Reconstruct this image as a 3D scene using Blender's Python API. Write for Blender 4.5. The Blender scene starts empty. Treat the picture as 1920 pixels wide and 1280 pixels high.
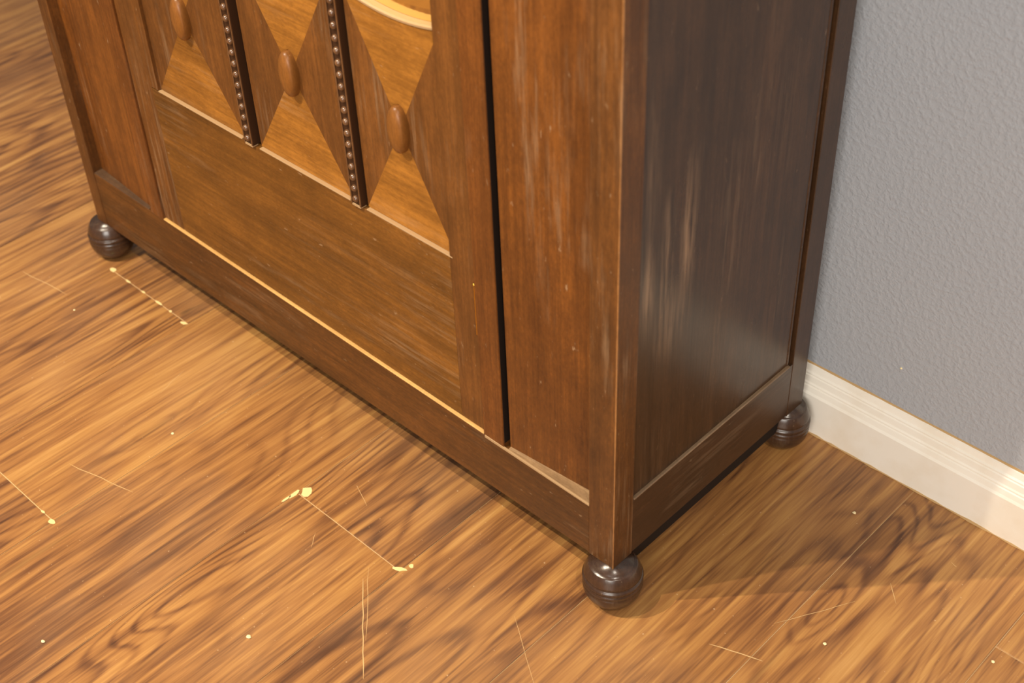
import bpy, bmesh, math, random
from mathutils import Vector, Euler, Matrix
random.seed(11)
S = 0.75          # plan units -> metres
H = 0.085         # height of the case bottom above the floor, in plan units
sc = bpy.context.scene
col = sc.collection

# ------------------------------------------------------------------ camera
cam_d = bpy.data.cameras.new('camera')
cam = bpy.data.objects.new('camera', cam_d); col.objects.link(cam)
A, B, C_ = 0.79245, 0.86690, -0.04524
cam.matrix_world = Matrix.Translation(Vector((0.8963, -1.0806, 1.6571 + H)) * S) @ (
    Matrix.Rotation(A, 4, 'Z') @ Matrix.Rotation(B, 4, 'X') @ Matrix.Rotation(C_, 4, 'Z'))
cam_d.sensor_width = 22.3
cam_d.lens = 22.3 * 2590.8 / 1920
cam_d.clip_start = 0.05
cam_d.dof.use_dof = True
cam_d.dof.focus_distance = 1.68
cam_d.dof.aperture_fstop = 3.2
sc.camera = cam

# ------------------------------------------------------------------ world, lamps, exposure
w = bpy.data.worlds.new('world'); sc.world = w; w.use_nodes = True
w.node_tree.nodes['Background'].inputs[0].default_value = (1.0, 0.95, 0.88, 1)
w.node_tree.nodes['Background'].inputs[1].default_value = 0.24

def lamp(name, x, y, z, power, colour, radius, aim, size):
    d = bpy.data.lights.new(name, 'SPOT'); d.energy = power; d.color = colour; d.shadow_soft_size = radius
    d.spot_size = math.radians(size); d.spot_blend = 1.0
    o = bpy.data.objects.new(name, d); o.location = (x, y, z); col.objects.link(o)
    o.rotation_euler = (Vector(aim) - Vector((x, y, z))).to_track_quat('-Z', 'Y').to_euler()
lamp('ceiling_spot_near', -0.63, -0.95, 2.42, 112, (1.0, 0.86, 0.66), 0.013, (-.35, -.05, 0), 112)
lamp('ceiling_spot_left', -1.24, -1.34, 2.42, 235, (1.0, 0.86, 0.66), 0.013, (-.40, -.05, 0), 110)
lamp('ceiling_spot_right', 1.35, -.95, 2.42, 88, (1.0, 0.90, 0.76), 0.02, (.3, .3, .2), 95)
# added soft fill in place of the open room's light, far behind the viewer
d = bpy.data.lights.new('room_fill', 'AREA'); d.shape = 'RECTANGLE'; d.size = 2.2; d.size_y = 1.6; d.energy = 140; d.color = (1.0, 0.95, 0.87)
o = bpy.data.objects.new('room_fill', d); o.location = (2.1, -4.0, 1.9); col.objects.link(o)
o.rotation_euler = (Vector((.2, .3, .3)) - Vector(o.location)).to_track_quat('-Z', 'Y').to_euler()

vs = sc.view_settings
vs.view_transform = 'Standard'; vs.look = 'None'; vs.exposure = 0.0; vs.gamma = 1.0; vs.use_curve_mapping = False

# ------------------------------------------------------------------ node helpers
def lin(r, g, b):
    f = lambda c: ((c/255 + .055)/1.055)**2.4 if c > 10 else c/255/12.92
    return (f(r), f(g), f(b), 1)

class NT:
    def __init__(s, name):
        s.m = bpy.data.materials.new(name); s.m.use_nodes = True
        s.t = s.m.node_tree; s.b = s.t.nodes['Principled BSDF']
    def n(s, typ, **k):
        nd = s.t.nodes.new(typ)
        for a, v in k.items():
            if a.startswith('i_'):
                key = a[2:]; key = int(key) if key.isdigit() else key
                s.put(nd.inputs[key], v)
            else: setattr(nd, a, v)
        return nd
    def put(s, inp, v):
        if isinstance(v, bpy.types.NodeSocket): s.t.links.new(v, inp)
        else: inp.default_value = v
    def math(s, op, a, b=0.0, c=0.0, clamp=False):
        nd = s.t.nodes.new('ShaderNodeMath'); nd.operation = op; nd.use_clamp = clamp
        for i, v in enumerate((a, b, c)): s.put(nd.inputs[i], v)
        return nd.outputs[0]
    def coords(s, scale=(1, 1, 1), loc=(0, 0, 0), rand=0.0, src=None):
        if src is None:
            src = s.n('ShaderNodeTexCoord').outputs['Object']
        if rand:
            oi = s.n('ShaderNodeObjectInfo').outputs['Random']
            cx = s.n('ShaderNodeCombineXYZ', i_0=s.math('MULTIPLY', oi, rand), i_1=s.math('MULTIPLY', oi, rand*7.3), i_2=s.math('MULTIPLY', oi, rand*3.1))
            va = s.n('ShaderNodeVectorMath', operation='ADD', i_0=src, i_1=cx.outputs[0]); src = va.outputs[0]
        mp = s.n('ShaderNodeMapping', i_Vector=src, i_Scale=scale, i_Location=loc)
        return mp.outputs[0]
    def noise(s, vec, scale, detail=3, rough=.55, dist=0.0):
        return s.n('ShaderNodeTexNoise', i_Vector=vec, i_Scale=scale, i_Detail=detail, i_Roughness=rough, i_Distortion=dist).outputs[0]
    def ramp(s, fac, stops, interp='LINEAR'):
        nd = s.n('ShaderNodeValToRGB', i_0=fac); r = nd.color_ramp; r.interpolation = interp
        while len(r.elements) < len(stops): r.elements.new(.5)
        for e, (p, c) in zip(r.elements, stops):
            e.position = p; e.color = c if len(c) == 4 else (*c, 1)
        return nd.outputs[0]
    def step(s, v, a, b):
        return s.n('ShaderNodeMapRange', i_0=v, i_1=a, i_2=b, i_3=0.0, i_4=1.0).outputs[0]
    def mix(s, f, a, b, mode='MIX'):
        nd = s.n('ShaderNodeMix', data_type='RGBA', blend_type=mode)
        s.put(nd.inputs[0], f); s.put(nd.inputs[6], a); s.put(nd.inputs[7], b)
        return nd.outputs[2]
    def bump(s, h, strength=.3, dist=.001):
        b = s.n('ShaderNodeBump', i_Height=h, i_Strength=strength, i_Distance=dist)
        s.put(s.b.inputs['Normal'], b.outputs[0])
    def fin(s, colour, rough=.5, spec=.5, metal=0.0, coat=0.0):
        s.put(s.b.inputs['Base Color'], colour); s.put(s.b.inputs['Roughness'], rough)
        s.b.inputs['Specular IOR Level'].default_value = spec
        s.b.inputs['Metallic'].default_value = metal
        s.b.inputs['Coat Weight'].default_value = coat
        return s.m

def plain(name, rgb, rough=.5, spec=.5, metal=0.0):
    t = NT(name); return t.fin(lin(*rgb), rough, spec, metal)

# places where the printed grain closes into ovals (metres on the floor: x, y, half width, half length, height)
FIGURES = [(.188, .163, .020, .060, .10), (.179, .325, .026, .080, -.12), (.098, .256, .022, .095, .11), (-.383, -.470, .032, .10, -.14), (-.40, -.36, .02, .12, .10), (-.66, -.19, .016, .05, .1)]

def plank_mat():
    t = NT('laminate_plank')
    c0 = t.coords(rand=13.0)
    base = lambda sx, sy, l=(0, 0, 0): t.n('ShaderNodeMapping', i_Vector=c0, i_Scale=(sx, sy, 1), i_Location=l).outputs[0]
    big = t.noise(base(1.0, .15), 8.0, 1.6, .4, .15)               # gives the flame shapes
    pos = t.n('ShaderNodeNewGeometry').outputs['Position']
    for (kx, ky, rx, ry, am) in FIGURES:
        mp = t.n('ShaderNodeMapping', vector_type='TEXTURE', i_Vector=pos, i_Location=(kx, ky, 0), i_Scale=(rx, ry, 1)).outputs[0]
        ln = t.n('ShaderNodeVectorMath', operation='LENGTH', i_0=mp).outputs['Value']
        g = t.math('EXPONENT', t.math('MULTIPLY', t.math('MULTIPLY', ln, ln), -1.0))
        big = t.math('ADD', big, t.math('MULTIPLY', g, am))
    mid = t.noise(base(1.0, .045, (3, 1, 0)), 95.0, 3, .68, .08)
    fine = t.noise(base(1.0, .03, (5, 2, 0)), 300.0, 2, .6)
    blot = t.noise(base(1.0, .20, (9, 4, 0)), 10.0, 3, .6, .2)
    ph = t.math('ADD', t.math('MULTIPLY', big, 120.0), t.math('MULTIPLY', mid, 3.0))
    rings = t.math('POWER', t.math('MULTIPLY_ADD', t.math('SINE', ph), .5, .5), 3.0)
    patch_ = t.math('MAXIMUM', t.step(t.noise(base(1.0, .35, (2, 2, 0)), 5.0, 2, .5), .40, .60), .35)
    v = t.math('MULTIPLY', t.math('MULTIPLY', rings, patch_), -.13)
    v = t.math('ADD', v, t.math('MULTIPLY', mid, .62))
    v = t.math('ADD', v, t.math('MULTIPLY', fine, .22))
    v = t.math('ADD', v, t.math('MULTIPLY', blot, .36))
    v = t.math('ADD', v, -.08)
    oi = t.n('ShaderNodeObjectInfo').outputs['Random']
    v = t.math('ADD', v, t.math('MULTIPLY_ADD', oi, .09, -.055))
    c = t.ramp(v, [(0.26, lin(84, 52, 34)), (0.38, lin(122, 80, 48)), (0.50, lin(160, 110, 62)), (0.60, lin(182, 132, 74)), (0.78, lin(206, 158, 96))])
    # knots and pore streaks
    kn = t.noise(base(1.0, .35, (1, 7, 0)), 22.0, 2, .5, .6)
    kn = t.step(kn, .75, .84)
    c = t.mix(t.math('MULTIPLY', kn, .75), c, lin(66, 42, 30))
    st = t.noise(base(1.0, .045, (2, 8, 0)), 70.0, 2, .6, .6)
    st = t.step(st, .64, .74)
    c = t.mix(t.math('MULTIPLY', st, .45), c, lin(96, 62, 40))
    # worn, scuffed film
    tx = t.n('ShaderNodeTexCoord').outputs['Object']
    sc1 = t.step(t.noise(t.coords((1, 1, 1)), 3.5, 4, .6), .45, .75)
    c = t.mix(t.math('MULTIPLY', sc1, .10), c, lin(205, 175, 140))
    sp = t.step(t.noise(t.coords((1, 1, 1), (4, 4, 4)), 260, 1, .4), .76, .80)
    c = t.mix(t.math('MULTIPLY', sp, .35), c, lin(235, 205, 165))
    t.bump(t.math('ADD', t.math('MULTIPLY', fine, .4), mid), .12, .0006)
    r = t.math('MULTIPLY_ADD', sc1, .12, .36)
    return t.fin(c, r, .45)

def wood(name, dark, light, axis, rough=.42, worn=.3, streak=1.0, pale=(190, 160, 125), freq=1.0, spec=.5, scuff=None, rot=None):
    """stained veneer; the grain runs along axis"""
    t = NT(name)
    src = t.n('ShaderNodeTexCoord').outputs['Object']
    if rot is not None:
        src = t.n('ShaderNodeMapping', i_Vector=src, i_Rotation=(0, rot, 0)).outputs[0]
    def m(k, l=(0, 0, 0), f=1.0):
        s_ = [f, f, f]; s_['xyz'.index(axis)] = f*k
        return t.n('ShaderNodeMapping', i_Vector=src, i_Scale=s_, i_Location=l).outputs[0]
    a = t.noise(m(.10), 38*freq, 3, .6, .4)
    b = t.noise(m(.035, (3, 3, 3)), 240*freq, 2, .65)
    d = t.noise(m(.4, (7, 1, 5)), 5, 3, .55, .3)
    v = t.math('ADD', t.math('MULTIPLY', a, .55*streak), t.math('MULTIPLY', b, .40))
    v = t.math('ADD', v, t.math('MULTIPLY', d, .55))
    v = t.math('ADD', v, t.math('MULTIPLY', t.noise(m(.45, (2, 9, 3)), 330, 2, .7), .34))
    v = t.math('ADD', v, t.math('MULTIPLY', t.noise(m(.75, (5, 3, 1)), 34, 4, .65), .36))
    v = t.math('ADD', v, -.25*streak - .35)
    mid = tuple((x + y)/2 for x, y in zip(dark, light))
    c = t.ramp(v, [(.18, lin(*dark)), (.50, lin(*mid)), (.80, lin(*light))])
    # rubbed places and fine pale scratches
    wn = t.noise(m(.30, (11, 2, 8)), 9, 4, .65, .5)
    sc_ = t.noise(m(.06, (1, 12, 4)), 130, 3, .7)
    rub = t.math('MULTIPLY', t.step(wn, .50, .72), t.step(sc_, .48, .68))
    c = t.mix(t.math('MULTIPLY', rub, worn), c, lin(*pale))
    sp = t.step(t.noise(m(.35, (6, 6, 6)), 150, 3, .6), .68, .76)
    c = t.mix(t.math('MULTIPLY', sp, worn), c, lin(*pale))
    extra = None
    if scuff:
        for (cx, cy, cz, rx, ry, rz, k) in scuff:
            mp = t.n('ShaderNodeMapping', vector_type='TEXTURE', i_Vector=src, i_Location=(cx, cy, cz), i_Scale=(rx, ry, rz)).outputs[0]
            ln = t.n('ShaderNodeVectorMath', operation='LENGTH', i_0=mp).outputs['Value']
            ms = t.step(ln, 1.0, .25)
            f = t.math('MULTIPLY', ms, t.step(sc_, .40, .66))
            c = t.mix(t.math('MULTIPLY', f, k), c, lin(*pale))
    t.bump(t.math('ADD', t.math('MULTIPLY', a, .6), b), .16, .0006)
    r = t.math('MULTIPLY_ADD', wn, .25, rough - .12)
    return t.fin(c, r, spec)

def wall_mat():
    t = NT('painted_wall')
    c0 = t.coords()
    n1 = t.noise(c0, 150, 3, .55, .15)
    n2 = t.noise(c0, 280, 2, .5)
    n3 = t.noise(c0, 2.2, 3, .5)
    c = t.mix(n3, lin(164, 169, 178), lin(178, 180, 184))
    h = t.math('ADD', t.step(n1, .42, .66), t.math('MULTIPLY', n2, .35))
    t.bump(h, .42, .0013)
    return t.fin(c, .55, .35)

def baseboard_mat():
    t = NT('cream_gloss_paint')
    c0 = t.coords()
    d = t.noise(c0, 14, 4, .6)
    c = t.mix(t.step(d, .45, .8), lin(250, 243, 230), lin(240, 228, 208))
    return t.fin(c, .35, .5)

M = dict(
    plank=plank_mat(), wall=wall_mat(), base=baseboard_mat(),
    core=plain('plank_core', (226, 190, 140), .8, .2),
    chip=plain('chipped_core', (240, 212, 150), .8, .2),
    scratch=plain('scratched_film', (214, 176, 124), .8, .2),
    crumb=plain('crumb', (246, 226, 176), .8, .2),
    caulk=plain('yellowed_caulk', (196, 160, 110), .7, .3),
    post=wood('post_veneer', (58, 34, 16), (128, 80, 36), 'z', .42, .34, spec=.35),
    panel=wood('panel_veneer', (66, 36, 14), (138, 82, 32), 'z', .40, .42, spec=.35),
    strip=wood('stile_veneer', (66, 36, 14), (136, 80, 32), 'z', .42, .24, spec=.35),
    rail=wood('rail_veneer', (56, 34, 15), (118, 72, 30), 'x', .42, .30, spec=.35),
    board=wood('board_veneer', (74, 46, 16), (146, 94, 36), 'x', .45, .32, freq=.8, spec=.3),
    light=wood('crossbanded_veneer', (98, 60, 20), (178, 118, 46), 'x', .45, .42, freq=1.1, spec=.3),
    dark=wood('upright_veneer', (70, 42, 18), (132, 82, 36), 'z', .45, .30, spec=.3),
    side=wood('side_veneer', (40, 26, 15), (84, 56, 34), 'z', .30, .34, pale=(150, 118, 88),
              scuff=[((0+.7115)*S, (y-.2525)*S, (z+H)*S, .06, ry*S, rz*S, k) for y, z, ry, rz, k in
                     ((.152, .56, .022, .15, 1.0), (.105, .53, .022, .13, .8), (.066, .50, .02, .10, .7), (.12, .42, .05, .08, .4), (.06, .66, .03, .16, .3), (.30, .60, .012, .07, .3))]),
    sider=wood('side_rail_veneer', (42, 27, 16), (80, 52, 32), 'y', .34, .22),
    foot=wood('turned_foot', (42, 27, 18), (74, 49, 34), 'z', .24, .2, spec=.7),
    raw=wood('bare_sill', (176, 128, 66), (236, 190, 118), 'x', .6, .2),
    worn=wood('worn_ledge', (104, 76, 48), (176, 142, 102), 'x', .5, .4),
    wornd=wood('dull_ledge', (58, 40, 26), (98, 70, 46), 'x', .5, .4),
    lip=wood('lit_lip', (96, 74, 54), (158, 130, 100), 'y', .4, .3),  # pale brown puts the lit rail top into the colour
    arris=wood('lit_arris_wood', (110, 70, 36), (180, 126, 72), 'z', .45, .5),
    edge=plain('lit_edge', (172, 140, 102), .5, .4),  # pale tone stands for light caught on ledges and lips
    bead=wood('bead_veneer', (70, 44, 26), (122, 84, 52), 'z', .24, .15, spec=.9),
    groove=plain('dark_moulding', (58, 35, 19), .5, .3),  # moulding base, darker brown than its beads
    boss=wood('boss_wood', (92, 56, 22), (146, 92, 40), 'z', .36, .25, spec=.35),
    brass=plain('brass', (206, 160, 70), .32, .5, 1.0),
    inside=plain('inside_wood_and_shade', (26, 16, 10), .7, .3),  # inside wood; also colours the strips that imitate shade
)

def mirror_mat():
    t = NT('bevelled_mirror')
    t.fin((1.0, .84, .42, 1), .06, .5, 1.0)
    return t.m
M['mirror'] = mirror_mat()

# ------------------------------------------------------------------ mesh helpers
ROOT = Vector((-0.7115*S, 0.2525*S, 0))
def P(x, y, z):                       # plan units -> wardrobe's own space
    return Vector((x*S, y*S, (z + H)*S)) - ROOT
def obj(name, bm, mat, parent=None, bevel=0.0, smooth=False, seg=2):
    me = bpy.data.meshes.new(name)
    bmesh.ops.recalc_face_normals(bm, faces=bm.faces)
    bm.to_mesh(me); bm.free(); me.materials.append(mat)
    if smooth:
        for p in me.polygons: p.use_smooth = True
    o = bpy.data.objects.new(name, me); col.objects.link(o)
    if parent: o.parent = parent
    if bevel:
        md = o.modifiers.new('bevel', 'BEVEL'); md.width = bevel; md.segments = seg; md.limit_method = 'ANGLE'; md.angle_limit = math.radians(40)
    return o
def hexa(bm, v8):                     # bottom four then top four, same winding
    v = [bm.verts.new(p) for p in v8]
    for f in ((0, 3, 2, 1), (4, 5, 6, 7), (0, 1, 5, 4), (1, 2, 6, 5), (2, 3, 7, 6), (3, 0, 4, 7)):
        bm.faces.new([v[i] for i in f])
def box(bm, x0, x1, y0, y1, z0, z1, f=P):
    hexa(bm, [f(x0, y0, z0), f(x1, y0, z0), f(x1, y1, z0), f(x0, y1, z0), f(x0, y0, z1), f(x1, y0, z1), f(x1, y1, z1), f(x0, y1, z1)])
def prism(bm, pts, y0, y1):           # polygon in x,z pushed along y
    a = [bm.verts.new(P(x, y0, z)) for x, z in pts]; b = [bm.verts.new(P(x, y1, z)) for x, z in pts]
    n = len(pts); bm.faces.new(a); bm.faces.new(b[::-1])
    for i in range(n): bm.faces.new([a[i], b[i], b[(i+1) % n], a[(i+1) % n]])
def lathe(bm, c, prof, n=48):
    rings = []
    for r, z in prof:
        rings.append([bm.verts.new(c + Vector((r*math.cos(2*math.pi*i/n), r*math.sin(2*math.pi*i/n), z))) for i in range(n)])
    for a, b in zip(rings, rings[1:]):
        for i in range(n): bm.faces.new([a[i], a[(i+1) % n], b[(i+1) % n], b[i]])
    bm.faces.new(rings[0][::-1]); bm.faces.new(rings[-1])
def struct(o): o['kind'] = 'structure'; return o

# ------------------------------------------------------------------ floor
def W(x, y, z): return Vector((x*S, y*S, z*S))
FX0, FX1, FY0, FY1 = -5.6, 3.4, -3.2, 0.552
WX = -2.1405                        # the wall ends here; an opening leads on to its left
bm = bmesh.new(); box(bm, FX0, FX1, FY0, FY1 + .05, -.04, -.0016, f=W); box(bm, FX0, WX, FY1 + .05, 2.7, -.04, -.0016, f=W)
floor = struct(obj('floor', bm, M['core']))
PW = 0.2625
known = {-.566: -.180, -1.091: -.505, -1.353: -.030, .485: .330}
k = 0; cols = []
xr = -.303
while xr > FX0: xr -= PW
xr += PW
while xr + PW < FX1 + .01:
    cols.append(xr); xr += PW
PL = 1.62
def plank(x0, x1, y0, y1, gx=.0010, gy=.0013):
    bm = bmesh.new()
    cx, cy = (x0 + x1)/2, (y0 + y1)/2
    hx, hy = (x1 - x0)/2*S - gx/2, (y1 - y0)/2*S - gy/2
    b = .0005; z0 = -.0012*S; zt = 0.0
    dz = random.uniform(-.00012, .00012)
    lo = [Vector((sx*hx, sy*hy, z0)) for sx, sy in ((-1, -1), (1, -1), (1, 1), (-1, 1))]
    md = [Vector((sx*hx, sy*hy, zt - .0004 + dz)) for sx, sy in ((-1, -1), (1, -1), (1, 1), (-1, 1))]
    up = [Vector((sx*(hx - b), sy*(hy - b), zt + dz)) for sx, sy in ((-1, -1), (1, -1), (1, 1), (-1, 1))]
    R = [[bm.verts.new(p) for p in r] for r in (lo, md, up)]
    for a, c in zip(R, R[1:]):
        for i in range(4): bm.faces.new([a[i], a[(i+1) % 4], c[(i+1) % 4], c[i]])
    bm.faces.new(R[0][::-1]); bm.faces.new(R[2])
    o = obj('plank', bm, M['plank'], floor)
    o.location = (cx*S, cy*S, 0)
for x in cols:
    off = None
    for kx, ky in known.items():
        if abs(kx - x) < .03: off = ky
    if off is None:
        i = round((x + .303)/PW)
        off = {0: -.74, 1: -.52, 2: -.95, -2: -1.02, -5: .1, -6: -.5}.get(i, random.uniform(-1.6, 0))
    y = off
    while y > FY0: y -= PL
    ye = FY1 if x > WX - .01 else 2.6
    while y < ye - .001:
        a, b_ = max(y, FY0), min(y + PL, ye)
        if b_ - a > .02: plank(x, x + PW, a, b_)
        y += PL

# chipped places and scratches in the laminate film
def patch(name, x, y, rx, ry, rot, mat, n=9, h=.0003):
    bm = bmesh.new(); top = []; bot = []
    for i in range(n):
        a = 2*math.pi*i/n; r = random.uniform(.65, 1.1)
        px, py = rx*r*math.cos(a), ry*r*math.sin(a)
        qx, qy = px*math.cos(rot) - py*math.sin(rot), px*math.sin(rot) + py*math.cos(rot)
        top.append(bm.verts.new((qx*S, qy*S, h))); bot.append(bm.verts.new((qx*S*1.02, qy*S*1.02, -.0001)))
    bm.faces.new(top)
    for i in range(n): bm.faces.new([bot[i], bot[(i+1) % n], top[(i+1) % n], top[i]])
    o = obj(name, bm, mat, floor); o.location = (x*S, y*S, 0); return o
for (x, y, rx, ry, r) in [(-.5545, -.168, .0105, .0125, .3), (-.566, -.186, .0045, .012, .1), (-.568, -.203, .0025, .012, 0), (-.306, -.178, .013, .0045, .5), (-.296, -.160, .005, .0045, 0),
                          (-.828, -.507, .010, .005, .2), (-.86, -.505, .006, .0022, 0), (-1.098, -.034, .009, .004, .3), (-1.358, -.028, .010, .007, 0), (-1.30, -.030, .009, .003, 0), (-1.245, -.030, .008, .003, 0), (-1.19, -.030, .012, .003, 0), (-1.15, -.030, .006, .003, 0)]:
    patch('chipped_spot', x, y, rx, ry, r, M['chip'])
def scratch(pts, wd=.0009):
    bm = bmesh.new(); prev = None
    c = Vector((pts[0][0]*S, pts[0][1]*S, 0))
    n = len(pts)
    for i, (x, y) in enumerate(pts):
        a = Vector(pts[max(i-1, 0)]); b = Vector(pts[min(i+1, n-1)]); d = (b - a).normalized(); nn = Vector((-d.y, d.x))
        ww = wd*(.35 if i in (0, n-1) else 1)
        l = bm.verts.new(Vector((x*S, y*S, .00026)) + Vector((nn.x, nn.y, 0))*ww/2 - c)
        r = bm.verts.new(Vector((x*S, y*S, .00026)) - Vector((nn.x, nn.y, 0))*ww/2 - c)
        if prev: bm.faces.new([prev[0], l, r, prev[1]])
        prev = (l, r)
    o = obj('scratch', bm, M['scratch'], floor); o.location = c; return o
def seg(x0, y0, x1, y1, n=6, j=.0012, wd=.0009):
    scratch([(x0 + (x1-x0)*i/n + random.uniform(-j, j), y0 + (y1-y0)*i/n + random.uniform(-j, j)) for i in range(n+1)], wd)
seg(-.335, -.232, -.188, -.362, 8, .001, .0011)
seg(.160, .042, .240, .070, 5, .001, .0012)
seg(-.926, -.411, -.782, -.372, 6, .0015, .0010)
seg(-.345, -.21, -.24, -.31, 5, .0015, .0006)
seg(-.50, -.10, -.45, -.12, 4, .001, .0006)
seg(-.47, -.22, -.45, -.245, 3, .001, .0006)
seg(-1.50, -.16, -1.36, -.14, 5, .0015, .0010)
seg(-1.58, -.22, -1.45, -.24, 5, .0015, .0009)
seg(.350, .432, .362, .43, 3, .0015, .0009)
seg(.30, .33, .33, .30, 3, .001, .0007)
seg(-.10, -.12, .02, -.20, 5, .001, .0005)
seg(.21, .14, .28, .26, 5, .001, .0006)
seg(-.98, -.12, -.96, -.19, 4, .001, .0006)
seg(-1.28, -.55, -1.20, -.62, 4, .001, .0006)

# ------------------------------------------------------------------ wall and baseboard
bm = bmesh.new(); box(bm, WX, FX1, .552, 2.7, -.04, 3.6, f=W)
wall = struct(obj('wall_back', bm, M['wall']))
bm = bmesh.new(); box(bm, FX0, WX, 2.6, 2.7, -.04, 3.6, f=W); struct(obj('wall_far', bm, M['wall']))
prof = [(.552, 0), (.5305, 0), (.5300, .086), (.5330, .090), (.5352, .099), (.5372, .1005), (.5372, .1035), (.5395, .106), (.5412, .117), (.5430, .1185), (.5430, .1215), (.5460, .124), (.5485, .1345), (.552, .1365)]
bm = bmesh.new()
a = [bm.verts.new(W(WX, y, z)) for y, z in prof]; b = [bm.verts.new(W(FX1, y, z)) for y, z in prof]
for i in range(len(prof)): bm.faces.new([a[i], a[(i+1) % len(prof)], b[(i+1) % len(prof)], b[i]])
bm.faces.new(a[::-1]); bm.faces.new(b)
bb = struct(obj('baseboard_back', bm, M['base']))
# uneven yellowed bead of caulk above and below the baseboard
def caulk(y, z, r, jit):
    bm = bmesh.new(); prev = None; n = 260
    for i in range(n+1):
        x = WX + .005 + 4.1*i/n; rr = r*(1 + random.uniform(-jit, jit))
        ring = [bm.verts.new(W(x, y + rr*math.cos(q)*.8, z + rr*math.sin(q))) for q in (math.radians(d) for d in (80, 130, 180, 230, 280))]
        if prev:
            for j in range(4): bm.faces.new([prev[j], prev[j+1], ring[j+1], ring[j]])
        prev = ring
    obj('caulk_bead', bm, M['caulk'], bb)
caulk(.552, .1372, .0022, .25); caulk(.5305, .0006, .0022, .7)
bm = bmesh.new(); bmesh.ops.create_icosphere(bm, subdivisions=2, radius=.0016)
o = obj('paint_speck', bm, M['crumb'], wall); o.location = (.146*S, .552*S, (.135 + H)*S)

# ------------------------------------------------------------------ wardrobe
wr = bpy.data.objects.new('wardrobe', None); col.objects.link(wr); wr.location = ROOT
wr['label'] = 'old dark brown wooden wardrobe with beaded veneer door and ball feet by grey wall'
wr['category'] = 'wardrobe'
XL, XR, YB, ZT = -1.4235, 0.0, .505, 2.45

# corner posts
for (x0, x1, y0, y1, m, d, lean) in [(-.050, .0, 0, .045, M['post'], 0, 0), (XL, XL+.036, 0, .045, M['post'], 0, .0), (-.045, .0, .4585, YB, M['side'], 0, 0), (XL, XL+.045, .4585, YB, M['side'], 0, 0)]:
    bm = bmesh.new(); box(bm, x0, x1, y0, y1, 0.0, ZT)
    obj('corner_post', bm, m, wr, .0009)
# pale strip: light caught on the near post's rubbed arris, painted as colour
bm = bmesh.new(); z = .0; prev = None
while z < ZT:
    k = random.uniform(.0006, .0013)
    ring = [bm.verts.new(P(*p)) for p in ((-k*1.5, -.00025, z), (.0002, -.0003, z), (.0003, k*1.2, z), (-.001, .001, z))]
    if prev:
        for j in range(4): bm.faces.new([prev[j], prev[(j+1) % 4], ring[(j+1) % 4], ring[j]])
    prev = ring; z += random.uniform(.008, .02)
obj('lit_arris', bm, M['arris'], wr)
# feet: flattened turned balls with two rings
def foot(x, y, s=1.0):
    R = .0352*s; Hh = H*S
    prof = []
    n = 40
    for i in range(n+1):
        t = i/n; z = Hh*t
        u = (t*2 - 1)
        r = R*math.sqrt(max(0, 1 - (abs(u)*(.70 if u > 0 else .90))**2.3))
        r = max(r, .010)
        # grooves and rings above the middle
        for c, dep, wd in ((.60, .0020, .018), (.72, .0022, .018), (.50, .0012, .014)):
            r -= dep*math.exp(-((t - c)/wd)**2)
        for c, hg, wd in ((.66, .0009, .035),): r += hg*math.exp(-((t - c)/wd)**2)
        prof.append((r, z))
    prof = [(prof[0][0]*.6, 0.0)] + prof[1:-1] + [(.024*s, Hh - .002), (.024*s, Hh)]
    bm = bmesh.new(); lathe(bm, Vector((0, 0, 0)), prof)
    o = obj('foot', bm, M['foot'], wr, smooth=True)
    o.location = Vector((x*S, y*S, 0)) - ROOT
foot(-.012, .014, 1.03); foot(XL + .016, .012); foot(-.017, .484, .93); foot(XL + .02, .484, .93)

# bottom front rail (a little higher at its far end)
bm = bmesh.new()
x0, x1 = XL + .036, -.050
hexa(bm, [P(x0, .001, -.001), P(x1, .001, .001), P(x1, .030, .001), P(x0, .030, -.001), P(x0, .001, .130), P(x1, .001, .1085), P(x1, .030, .1085), P(x0, .030, .130)])
obj('bottom_rail', bm, M['rail'], wr, .0012)
def zr(x): return .1085 + (x + .05)/(XL + .086)*.0215*1.0
# side rails and side panels
for sx in (0, 1):
    xa, xb = (-.030, -.0005) if sx == 0 else (XL + .0005, XL + .030)
    bm = bmesh.new(); box(bm, xa, xb, .045, .4585, .002, .120)
    obj('side_rail', bm, M['sider'], wr, .0006)
    xa, xb = (-.030, .0008) if sx == 0 else (XL - .0008, XL + .030)
    bm = bmesh.new(); box(bm, xa, xb, .0465, .4500, .1185, .1222)
    obj('rail_lip_and_highlight', bm, M['lip'], wr, .0010)
    xa, xb = (-.030, -.0045) if sx == 0 else (XL + .0045, XL + .030)
    bm = bmesh.new(); box(bm, xa, xb, .040, .4440, .118, ZT)
    # panel face is flush with the front post, its rear edge meets a groove
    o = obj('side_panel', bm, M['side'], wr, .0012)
    xa, xb = (-.030, -.0035) if sx == 0 else (XL + .0035, XL + .030)
    bm = bmesh.new(); box(bm, xa, xb, .4440, .4505, .120, ZT)
    obj('panel_trim', bm, M['sider'], wr, .0015)
    xa, xb = (-.034, -.016) if sx == 0 else (XL + .016, XL + .034)
    bm = bmesh.new(); box(bm, xa, xb, .440, .462, .01, ZT)
    obj('groove_back', bm, M['inside'], wr)
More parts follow.
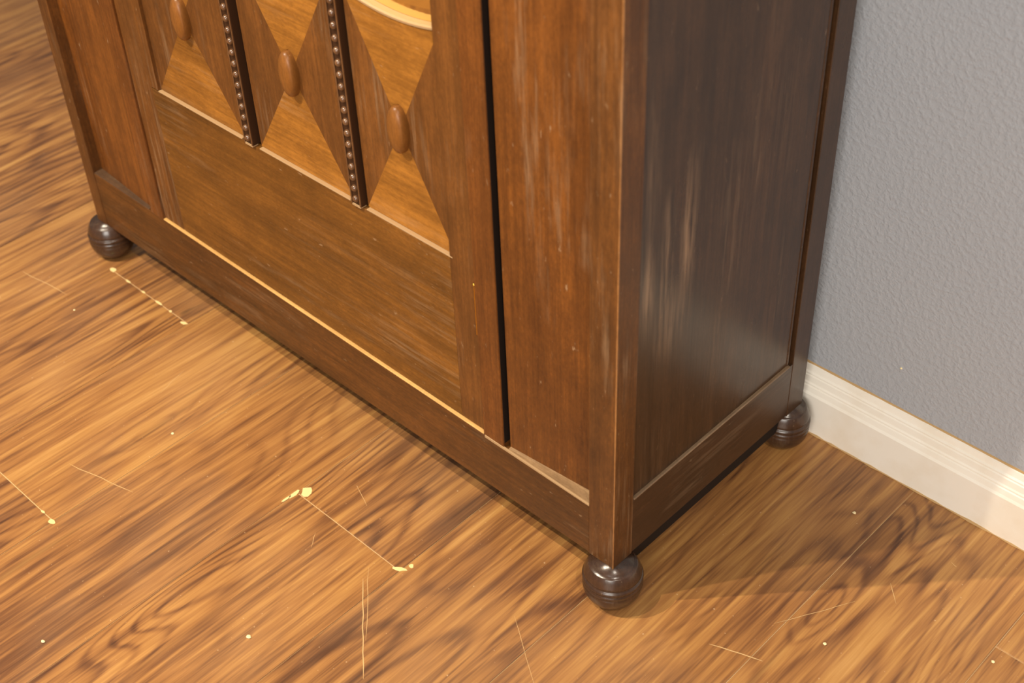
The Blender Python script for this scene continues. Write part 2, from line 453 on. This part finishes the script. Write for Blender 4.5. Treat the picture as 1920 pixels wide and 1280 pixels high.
# added dark strips standing in for shade under the sides; back, bottom, top
for x in (-.0165, XL + .0065):
    bm = bmesh.new(); box(bm, x, x + .010, .05, .455, -.030, .003); obj('shade_strip', bm, M['inside'], wr)
bm = bmesh.new(); box(bm, XL + .03, -.03, .485, .500, .01, ZT); obj('back_panel', bm, M['inside'], wr)
bm = bmesh.new(); box(bm, XL + .03, -.03, .030, .485, .02, .040); obj('bottom_board', bm, M['inside'], wr)
bm = bmesh.new(); box(bm, XL - .02, .02, -.02, YB, ZT, ZT + .04); obj('top_board', bm, M['rail'], wr, .003)
bm = bmesh.new(); box(bm, XL + .036, -.05, .001, .03, 2.33, ZT); obj('top_rail', bm, M['rail'], wr, .002)

# canted front panels, set back towards the corner posts, with their ledges
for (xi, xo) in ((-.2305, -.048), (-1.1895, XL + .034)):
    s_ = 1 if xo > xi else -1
    bm = bmesh.new(); box(bm, min(xi, xi + s_*.0008), max(xi, xi + s_*.0008), .0035, .050, .12, 2.36); obj('shadow_liner', bm, M['inside'], wr)  # near-black strip painting the shadow on the stile's side face
    bm = bmesh.new(); box(bm, min(xi, xi + s_*.02), max(xi, xi + s_*.02), .050, .055, .10, 2.36); obj('gap_back', bm, M['inside'], wr)
    xi += s_*.0080
    bm = bmesh.new()
    yi, yo = .009, (.024 if xo > -.6 else .021)
    v = []
    for z in (.100, 2.36):
        for (x, y) in ((xi, yi), (xo, yo), (xo, yo + .012), (xi, yi + .012)): v.append(P(x, y, z))
    hexa(bm, v); obj('front_panel', bm, M['panel'], wr)
    bm = bmesh.new()
    zi, zo = zr(xi), zr(xo)
    pts = [(xi, .0025), (xo, .0025), (xo, yo + .004), (xi, yi + .004)]
    hexa(bm, [P(x, y, .09) for x, y in pts] + [P(pts[0][0], pts[0][1], zi + .0008), P(pts[1][0], pts[1][1], zo + .0008), P(pts[2][0], pts[2][1], zo + .003), P(pts[3][0], pts[3][1], zi + .003)])
    obj('panel_ledge', bm, M['worn'] if xo > -.6 else M['wornd'], wr, .0006)
# thin pale line, a painted highlight, along the front of the rail below the near panel
bm = bmesh.new(); hexa(bm, [P(-.272, .0002, .108), P(-.050, .0002, .106), P(-.050, .0035, .106), P(-.272, .0035, .108), P(-.272, .0002, zr(-.272) + .0012), P(-.050, .0002, .1097), P(-.050, .0035, .1097), P(-.272, .0035, zr(-.272) + .0012)])
obj('rail_lip_and_highlight', bm, M['edge'], wr, .0004)
# stiles between panels and door
for (a_, b_) in ((-.2755, -.2305), (-1.1895, -1.1475)):
    bm = bmesh.new(); box(bm, a_, b_, .0015, .052, .108 if a_ > -.6 else .124, 2.36); obj('frame_stile', bm, M['strip'], wr, .0015)
# bare wood sill under the door
bm = bmesh.new()
xa, xb = -1.1475, -.2755
hexa(bm, [P(xa, .0018, .09), P(xb, .0018, .09), P(xb, .030, .09), P(xa, .030, .09), P(xa, .0018, zr(xa) + .0016), P(xb, .0018, zr(xb) + .0016), P(xb, .030, zr(xb) + .0035), P(xa, .030, zr(xa) + .0035)])
obj('door_sill', bm, M['raw'], wr, .0006)

# door: thing > door > its own pieces
DY = .0062
bm = bmesh.new(); box(bm, -1.145, -.278, DY + .021, DY + .030, .128, 2.325)
door = obj('door', bm, M['inside'], wr)
zb = lambda x: zr(x) + .004
def dpiece(name, bm, mat, bevel=.0006, **k): return obj(name, bm, mat, door, bevel, **k)
for (a_, b_) in ((-1.1465, -1.084), (-.3285, -.2775)):
    bm = bmesh.new()
    hexa(bm, [P(a_, DY, zb(a_)), P(b_, DY, zb(b_)), P(b_, DY + .012, zb(b_)), P(a_, DY + .012, zb(a_)), P(a_, DY, 2.32), P(b_, DY, 2.32), P(b_, DY + .012, 2.32), P(a_, DY + .012, 2.32)])
    dpiece('stile', bm, M['dark'])
bm = bmesh.new(); box(bm, -1.084, -1.064, DY, DY + .012, .4395, 2.32); dpiece('stile', bm, M['dark'], .0004)
bm = bmesh.new(); box(bm, -.3285, -.3205, DY + .0005, DY + .012, .4395, .80)
bm.free()
a_, b_ = -1.084, -.3285
bm = bmesh.new()
hexa(bm, [P(a_, DY, zb(a_)), P(b_, DY, zb(b_)), P(b_, DY + .012, zb(b_)), P(a_, DY + .012, zb(a_)), P(a_, DY, .4372), P(b_, DY, .4372), P(b_, DY + .012, .4372), P(a_, DY + .012, .4372)])
dpiece('lower_panel', bm, M['board'], .0003)
# lip along the top of the lower panel, coloured pale as if catching light
FY = DY + .0062                     # the veneered field sits back from the frame
for (p, q) in ((-1.064, -.8245), (-.7775, -.5500), (-.5120, -.3225)):
    bm = bmesh.new(); box(bm, p, q, DY - .0004, DY + .008, .4372, .4396); dpiece('ledge', bm, M['edge'], .0004)
secs = [(-1.064, -.822, -.943), (-.7800, -.5475, -.664), (-.5150, -.3225, -.419)]
ZB, ZM, ZA = .4402, .617, .797
def arc(x, x0, x1, zlow, sag): 
    c = (x0 + x1)/2; h = (x1 - x0)/2
    return zlow + sag*((x - c)/h)**2
for (x0, x1, xc) in secs:
    tops = [(x0 + (x1 - x0)*i/14, arc(x0 + (x1 - x0)*i/14, x0, x1, .7935, .012)) for i in range(15)]
    tris = [([(x0, ZB), (x1, ZB), (xc, ZM)], M['light']), ([(xc, ZM)] + tops[::-1], M['light']),
            ([(x0, ZB), (xc, ZM), (x0, tops[0][1])], M['dark']), ([(x1, ZB), (x1, tops[-1][1]), (xc, ZM)], M['dark'])]
    for pts, mt in tris:
        bm = bmesh.new(); prism(bm, pts, FY, FY + .010); dpiece('veneer_piece', bm, mt, 0)
    # curved pale lip at the foot of the mirror
    bm = bmesh.new(); n = 24; prev = None
    for i in range(n+1):
        x = x0 + (x1 - x0)*i/n; z = arc(x, x0, x1, .7935, .012)
        r = [bm.verts.new(P(x, FY - .0018, z - .001)), bm.verts.new(P(x, FY - .0022, z + .0022)), bm.verts.new(P(x, FY + .0005, z + .0040)), bm.verts.new(P(x, FY + .011, z + .0040)), bm.verts.new(P(x, FY + .011, z - .001))]
        if prev:
            for j in range(5): bm.faces.new([prev[j], prev[(j+1) % 5], r[(j+1) % 5], r[j]])
        else: bm.faces.new(r)
        prev = r
    bm.faces.new(prev[::-1])
    dpiece('mirror_bead', bm, M['edge'], 0, smooth=False)
    # mirror with a ground bevel
    bw = .019; ym = FY + .0085
    inner = [(x0 + bw + (x1 - x0 - 2*bw)*i/14, arc(x0 + bw + (x1 - x0 - 2*bw)*i/14, x0, x1, .7975, .012) + bw) for i in range(15)] + [(x1 - bw, 1.92), (x0 + bw, 1.92)]
    outer = [(x0 + (x1 - x0)*i/14, arc(x0 + (x1 - x0)*i/14, x0, x1, .7975, .012)) for i in range(15)] + [(x1, 1.94), (x0, 1.94)]
    bm = bmesh.new()
    iv = [bm.verts.new(P(x, ym, z)) for x, z in inner]; ov = [bm.verts.new(P(x, ym + .0028, z)) for x, z in outer]; bv = [bm.verts.new(P(x, ym + .004, z)) for x, z in outer]
    bm.faces.new(iv); bm.faces.new(bv[::-1]); nn = len(iv)
    for i in range(nn):
        j = (i+1) % nn
        bm.faces.new([iv[i], iv[j], ov[j], ov[i]]); bm.faces.new([ov[i], ov[j], bv[j], bv[i]])
    dpiece('mirror', bm, M['mirror'], 0)
    bm = bmesh.new(); box(bm, x0, x1, FY, FY + .012, 1.94, 2.32); dpiece('upper_panel', bm, M['light'])
    # oval boss in the middle of the cross
    bm = bmesh.new(); prism(bm, [(xc + .0022 + .0158*math.cos(q*math.pi/18), ZM + .0005 + .0312*math.sin(q*math.pi/18)) for q in range(36)], FY - .0005, FY + .003); dpiece('boss_shadow', bm, M['inside'], 0)  # dark oval set off to the right, painting the boss's crescent shadow
    bm = bmesh.new(); bmesh.ops.create_uvsphere(bm, u_segments=40, v_segments=24, radius=1)
    for v in bm.verts:
        x, y, z = v.co
        yy = -abs(y)**.55*.0135 if y < 0 else .001
        v.co = Vector((x*.0140, yy, z*.0295))
    o = dpiece('oval_boss', bm, M['boss'], 0, smooth=True)
    o.location = P(xc + .001, FY - .0002, ZM + .002)
# beaded mouldings, bead after bead, in a channel
for (x0, x1) in ((-.822, -.780), (-.5475, -.5150)):
    c = (x0 + x1)/2; hw = .0115
    bm = bmesh.new()
    box(bm, c - hw, c + hw, DY - .0030, FY + .010, .4405, 2.32)
    dpiece('moulding_base', bm, M['groove'], 0)
    bm = bmesh.new()
    z = .452
    while z < 2.30:
        zz = z + random.uniform(-.0004, .0004)
        ico = bmesh.new(); bmesh.ops.create_icosphere(ico, subdivisions=2, radius=1)
        mp = {v: bm.verts.new(P(c, DY - .0029, zz) + Vector((v.co.x*.0046, v.co.y*.0046, v.co.z*.0047))) for v in ico.verts}
        for f in ico.faces: bm.faces.new([mp[v] for v in f.verts]).smooth = True
        ico.free()
        z += .0196
    for s_ in (-1, 1):              # thin raised fillets either side of the beads
        box(bm, c + s_*.0098 - .0014, c + s_*.0098 + .0012, DY - .0046, DY - .002, .4405, 2.32)
    dpiece('beaded_moulding', bm, M['bead'], 0)
    bm = bmesh.new(); box(bm, x0 + .0002, x1 - .0002, FY + .006, FY + .010, .4395, 2.32); dpiece('channel', bm, M['inside'], 0)
    bm = bmesh.new(); box(bm, c - .010, c + .010, DY - .0042, DY + .008, .4370, .4412); dpiece('moulding_foot', bm, M['edge'], .0003)
# brass hinge leaf in the joint
bm = bmesh.new(); box(bm, -.2780, -.2752, DY - .0035, DY + .012, .318, .410); obj('hinge', bm, M['brass'], wr, .0003)
bm = bmesh.new(); bmesh.ops.create_icosphere(bm, subdivisions=2, radius=.0022)
o = obj('hinge_pin', bm, M['brass'], wr, smooth=True); o.location = P(-.2766, DY - .003, .414)

# ------------------------------------------------------------------ crumbs on the floor
CR = [
    (-.851, -.239, .0024, 'small pale crumb on the open planks left of the wardrobe middle'),
    (-1.302, -.159, .0020, 'tiny pale crumb in front of the far left ball foot'),
    (-.615, -.656, .0026, 'round pale crumb near the lower left corner of the floor'),
    (-.380, -.431, .0030, 'flat pale flake on the floor at the lower edge, left of the long scratch'),
    (.175, .419, .0026, 'pale crumb on the shaded floor between wardrobe side and baseboard'),
    (.291, .160, .0024, 'pale crumb beside the short scratch right of the near foot'),
    (.496, .301, .0022, 'pale crumb near the lower right corner of the floor'),
]
for (x, y, r, lab) in CR:
    bm = bmesh.new(); bmesh.ops.create_icosphere(bm, subdivisions=2, radius=r*.85)
    for v in bm.verts:
        v.co *= random.uniform(.8, 1.15); v.co.z *= .45; v.co.x *= 1.15
    zmin = min(v.co.z for v in bm.verts)
    for v in bm.verts: v.co.z -= zmin
    o = obj('crumb', bm, M['crumb'], smooth=False); o.location = (x*S, y*S, 0)
    o['label'] = lab; o['category'] = 'crumb'; o['group'] = 'pale crumbs lying on the wooden floor'
